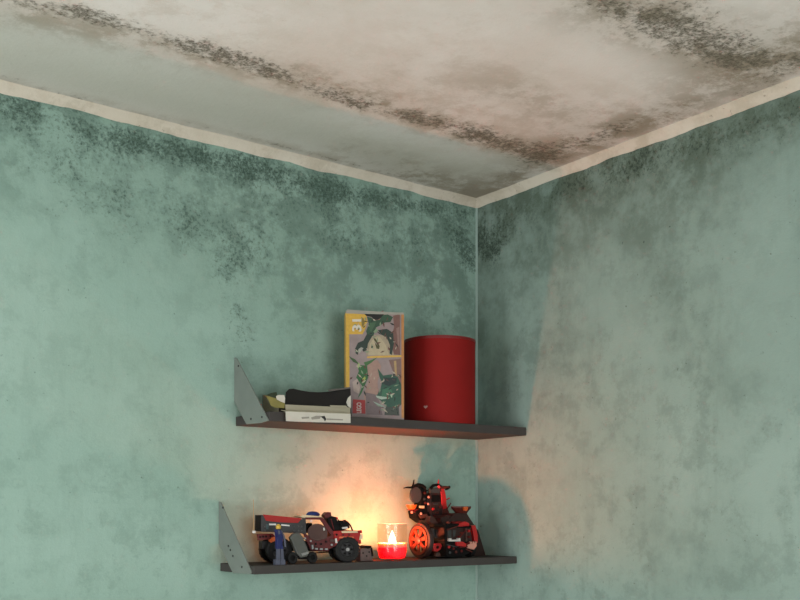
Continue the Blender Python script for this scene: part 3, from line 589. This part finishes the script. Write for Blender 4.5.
# ------------------------------------------------------------------ red toy war machine
wm = thing('toy_machine', 'dark red brick-built toy war machine with horned towers beside the candle', 'toy', (wY(444, 558, -.085).x, -.085, ZL))
MO = [-.018]                                     # depth shift of the section being built
def mw(px, py, y): return wY(px, py, y+MO[0])
def mp(name, m, poly, yf, yb, parent=wm, bevel=.0006): return MB().pp(poly, yf+MO[0], yb+MO[0]).build(name, m, parent, bevel)
DBR = mat('toy_dark_brown', (46, 26, 23), .5, .15, 80); BRR = mat('toy_red_brown', (88, 34, 26), .45, .12, 80); RB = mat('toy_bright_red', (176, 32, 34), .35, .08, 80); PNK = mat('toy_skin', (196, 140, 124), .45)
RUST = mat('toy_rust', (124, 40, 18), .5, .3, 90); CHR = mat('toy_charcoal', (54, 57, 57), .5, .1, 80)
# left wheel, standing in the plane of the right wall
wc = wY(419.0, 539, -.102); wr = 18.4*kd; wc.z = ZL+wr+.0004
wl = MB().lathe(wc, (1, 0, 0), [(wr*.80, 0), (wr*.97, 0), (wr, .002), (wr, .012), (wr*.95, .014), (wr*.80, .014)], 36, True).build('wheel', DBR, wm, smooth=True)
MB().lathe(wc, (-1, 0, 0), [(wr*.66, -.004), (wr*.80, -.004), (wr*.80, .003), (wr*.66, .003)], 36, True).build('rim', RUST, wl, smooth=True)
for k in range(7):
    a = 2*math.pi*k/7+.2; d = Vector((0, math.cos(a), math.sin(a))); t = Vector((0, -math.sin(a), math.cos(a)))*wr*.09
    MB().prism([wc+d*wr*.2-t*.8, wc+d*wr*.2+t*.8, wc+d*wr*.70+t*1.3, wc+d*wr*.70-t*1.3], (-.003, 0, 0)).build('spoke', RUST, wl)
MB().lathe(wc, (-1, 0, 0), [(0, -.002), (wr*.26, -.002), (wr*.24, .006), (wr*.1, .009), (0, .009)], 16).build('hub', BRR, wl, smooth=True)
wc2 = wY(467, 548, -.1); r2 = 9.5*kd; wc2.z = ZL+r2+.0004
wr2 = MB().lathe(wc2, (1, 0, 0), [(0, 0), (r2*.9, 0), (r2, .002), (r2, .012), (r2*.9, .014), (0, .014)], 28).build('wheel', TYRE, wm, smooth=True)
MB().lathe(wc2, (-1, 0, 0), [(0, 0), (r2*.5, 0), (r2*.4, .002), (0, .002)], 16).build('rim', DR, wr2)
mp('chassis', BK, [(446, 541), (468, 542), (470, 553), (462, 556.6), (447, 556.6)], -.125, -.045)
mp('chassis', BK, [(428, 541), (448, 541), (448, 556), (428, 556)], -.058, -.03)
mp('cabin', DBR, [(446.5, 526), (470, 525), (472.5, 543), (446.5, 543.5)], -.120, -.05)
mp('cabin_roof', BK, [(445, 524), (460, 523.4), (471, 525.5), (471, 528), (445.5, 527.6)], -.128, -.045)
mp('cabin_post', BRN, [(466, 527.6), (467.2, 527.6), (467.4, 541), (466.2, 541)], -.126, -.122); mp('cabin_post', BK, [(445.6, 527.4), (447, 527.4), (447, 542), (445.6, 542)], -.126, -.12)
mp('cabin_window', CHR, [(447.8, 530.5), (451.5, 530), (451.5, 537), (449.5, 538.8), (448, 536)], -.1212, -.12); mp('cabin_window', CHR, [(453, 530), (456.4, 530.6), (455, 536), (453.2, 537)], -.1212, -.12)
for i, (x, h) in enumerate(((450.7, 3.0), (453.0, 1.6), (455.0, 1.7), (457.0, 1.8), (459.4, 3.2))): mp('tooth', WH, [(x-1, 541.4), (x+1.2, 541.4), (x+.9, 541.4-h), (x-.6, 541.4-h)], -.130, -.1205, bevel=0)
mp('bumper', RB, [(457, 542), (463, 541.6), (466.5, 544), (466, 546.6), (457.5, 545.8)], -.132, -.122)
mp('bumper', DR, [(466, 544), (470, 542), (470, 546.6), (461, 548), (458, 546.4)], -.130, -.12)
mp('hand', PNK, [(467.5, 545), (472, 543.4), (476.5, 543), (477, 546), (474, 549.6), (469, 548.4)], -.132, -.122)
for x in (471, 473.6, 476): mp('finger', PNK, [(x-.9, 543.8), (x+.7, 543.4), (x+.9, 541.6), (x-.6, 541.8)], -.131, -.125, bevel=0)
mp('fender', RB, [(457.5, 527), (459.5, 523.2), (465, 521.4), (469.2, 523), (469.8, 526.8)], -.128, -.095)
mp('side_beam', RB, [(471.5, 526), (475.5, 525), (478, 536), (477.8, 543), (474.4, 541), (473.6, 534)], -.118, -.06)
mp('side_beam', DBR, [(466, 519), (471, 520), (478.5, 531), (483.5, 548), (486, 556), (474, 556), (472, 530)], -.058, -.045)
mp('lower_gear', RB, [(433.3, 545.5), (436, 543.6), (441, 543.4), (442, 546), (440.5, 549.5), (437.5, 551.6), (434, 551)], -.112, -.104)
p = mw(437.4, 547.2, -.112); MB().cyl(p, p-Vector((0, .002, 0)), .004, 12).build('gear_pin', BK, wm)
mp('foot_pad', BRN, [(436, 553), (440, 552.6), (441, 556.8), (435.6, 556.4)], -.112, -.104)
mp('piston', CHR, [(429.5, 529), (434, 528.4), (435.6, 536.5), (431.5, 537.8)], -.080, -.066); mp('piston', CHR, [(437, 529.6), (440.8, 530.4), (440, 538.6), (436.4, 538)], -.084, -.066)
mp('saddle', BRN, [(431, 516), (434.4, 517.4), (437, 521.4), (443, 523.2), (441, 526), (434, 525.4), (429.5, 521.4)], -.075, -.055)
mp('saddle', DBR, [(440.5, 518), (449, 515), (456, 517.5), (459, 522.6), (452, 525.8), (443, 525.2)], -.09, -.04)
mp('deck', DBR, [(427, 520), (445, 521), (447, 529), (443.4, 543), (429, 543), (427, 531)], -.056, -.02)
MO[0] = .066
# left tower with grey shield and horns
mp('tower', BK, [(420.8, 487), (422.5, 485.2), (425.6, 485.6), (426.6, 490), (427.6, 520.6), (421.5, 520.6)], -.115, -.085)
pts = [(416.3+5.4*math.cos(math.radians(a)), 495+8*math.sin(math.radians(a))) for a in range(0, 360, 24)]
mp('shield', CHR, pts, -.122, -.115)
mp('shield', CHR, [(430, 488), (440, 488.4), (440.6, 493), (430.6, 493)], -.118, -.112)
for path in ([(403.6, 488.2), (407, 487.4), (411.5, 487.6), (414, 485.6)], [(412.4, 488), (413.4, 484), (414, 479.6)], [(413, 486.6), (418, 484.4), (422.5, 485.4), (425.4, 488)]):
    q = [mw(x, y, -.118) for x, y in path]; r = [.0012+.0026*(i/(len(q)-1)) for i in range(len(q))]
    if path[0][0] == 412.4: r = r[::-1]
    if path[0][0] == 413: r = [.004]*len(q)
    MB().tube(q, r).build('horn', BK, wm, smooth=True)
# middle tower with red flank and horns
mp('tower', DBR, [(430.5, 493), (441, 493), (442, 503), (442.4, 521), (431.4, 521), (430.6, 503)], -.113, -.075)
mp('tower_visor', BK, [(431.5, 495), (440.5, 495), (441, 502), (432, 502)], -.1145, -.113); mp('tower_vent', CHR, [(433.6, 503.4), (438, 503.2), (438, 504.4), (433.8, 504.6)], -.1145, -.113)
mp('red_flank', RB, [(441, 488), (444, 487.4), (446, 496), (446.6, 503), (447.4, 508), (443.5, 509.4), (442, 503)], -.116, -.085)
mp('red_flank', BRR, [(442.4, 508), (447.4, 508), (450, 514), (452, 520), (442.4, 521)], -.112, -.08)
for m, path in ((BK, [(430, 489), (433, 485.6), (438, 484.6), (442, 487)]), (RB, [(438.8, 479.3), (438, 484), (439.4, 488)]), (BRR, [(440.4, 487.4), (445, 487.2), (449.4, 487.6)]), (BK, [(445.6, 488.8), (447.5, 488.4), (449.6, 486.6)])):
    q = [mw(x, y, -.116) for x, y in path]; MB().tube(q, [.0042, .004, .0036, .003][:len(q)] if m is not RB else [.001, .003, .0045]).build('horn', m, wm, smooth=True)
for x, y in ((428.6, 497), (428.3, 504), (411.8, 512.2), (421, 513.6)):
    MB().ell(mw(x, y, -.119), .0034, .0034, .0036, 10).build('knob', PNK, wm, smooth=True)
mp('tower_link', DBR, [(426.5, 498), (430.8, 498), (430.8, 516), (427, 516)], -.112, -.09)
p = mw(411.5, 509.4, -.112); MB().lathe(p, (0, 0, 1), [(0, 0), (.008, 0), (.0125, .006), (.0148, .012), (.012, .012), (0, .006)], 20).build('fire_bowl', OR, wm, smooth=True)
mp('bowl_arm', DR, [(409, 509), (416, 508.6), (422, 511), (427, 512.6), (427, 516), (414, 512)], -.112, -.1)
mp('gold_plate', CRM, [(419.8, 505.6), (424.6, 505.8), (424.4, 508.2), (419.8, 508)], -.119, -.115)
mp('neck', BK, [(415.5, 511), (421, 509), (429, 512), (432, 522), (424, 523), (417, 518)], -.113, -.08)
mp('neck_plate', BRN, [(419, 514.6), (427, 514), (429, 517.4), (421, 518.4)], -.117, -.113)
MO[0] = -.01
# right turret: funnel-shaped with wide top
p = mw(461, 521, -.08); MB().lathe(p, (0, 0, 1), [(0, 0), (.016, 0), (.016, .010), (.0125, .014), (.018, .024), (.0265, .034), (.0265, .0385), (.021, .0385), (.012, .026), (0, .026)], 8).build('turret', BRR, wm)
mp('turret_flame', OR, [(464, 507.2), (467.4, 506.6), (468.4, 508), (466.8, 511.2), (464.4, 510.4)], -.112, -.106)
mp('turret_base', DBR, [(449, 519), (456, 513), (467, 513.6), (471, 520), (471, 526), (449, 526)], -.10, -.055)

# small studs, pins and levers that roughen the outline of the machine
MO[0] = -.018
for x, y, m in ((449, 547, RB), (453.5, 548.5, DR), (450, 552.6, CHR), (456, 552, BRR), (461.5, 551, DR), (448.6, 522.8, BRR), (453.4, 522.4, DR), (469, 531, RB), (469.4, 537, DR), (462, 533, BRR), (459.6, 537, DR)):
    p = mw(x, y, -.126); MB().cyl(p+Vector((0, .006, 0)), p-Vector((0, .0015, 0)), .0034, 10).build('stud', m, wm)
for x0_, y0_, x1_, y1_, m in ((447, 530, 458, 526, BRR), (458, 539, 466, 530, DR), (447, 544.6, 457, 547, CHR), (466, 549, 472, 552, BRR)):
    MB().tube([mw(x0_, y0_, -.127), mw(x1_, y1_, -.129)], .0014).build('lever', m, wm)
MO[0] = .066
for x, y, m in ((433, 509, RB), (437.4, 512.6, BRR), (434.4, 516, DR), (440.6, 507, BRR), (424, 499, CHR), (424.4, 493, DR), (425, 503, BRR)):
    p = mw(x, y, -.115); MB().cyl(p+Vector((0, .003, 0)), p-Vector((0, .003, 0)), .0032, 10).build('stud', m, wm)
for x0_, y0_, x1_, y1_, m in ((447, 509, 451, 503, BRR), (426, 491, 430.5, 489, BK), (446, 500, 449.5, 498, RB)):
    MB().tube([mw(x0_, y0_, -.11), mw(x1_, y1_, -.112)], .0016).build('lever', m, wm)
# pins, pipes and grille bars on the truck
for x, y, m in ((336.5, 534.6, BK), (343, 534.8, DR), (349, 534.8, DR), (307, 538.6, DR), (310.6, 541, LG), (331.6, 544.8, LG), (326, 541.6, BK), (321, 544, BK), (315.6, 544, BK), (334, 549, BK)):
    p = tw(x, y, TY0+.003); MB().cyl(p+TN*.003, p-TN*.0022, .0024, 10).build('pin', m, tr)
for x0_, y0_, x1_, y1_, m in ((331, 519, 334, 530, DR), (334, 524, 343, 522, BK), (338, 519.5, 341.5, 526, BK), (305, 522, 309, 531, BK), (312, 553, 330, 552, BK), (299, 536, 304, 543, BK)):
    MB().tube([tw(x0_, y0_, TY0+.012), tw(x1_, y1_, TY0+.012)], .0015).build('pipe', m, tr)
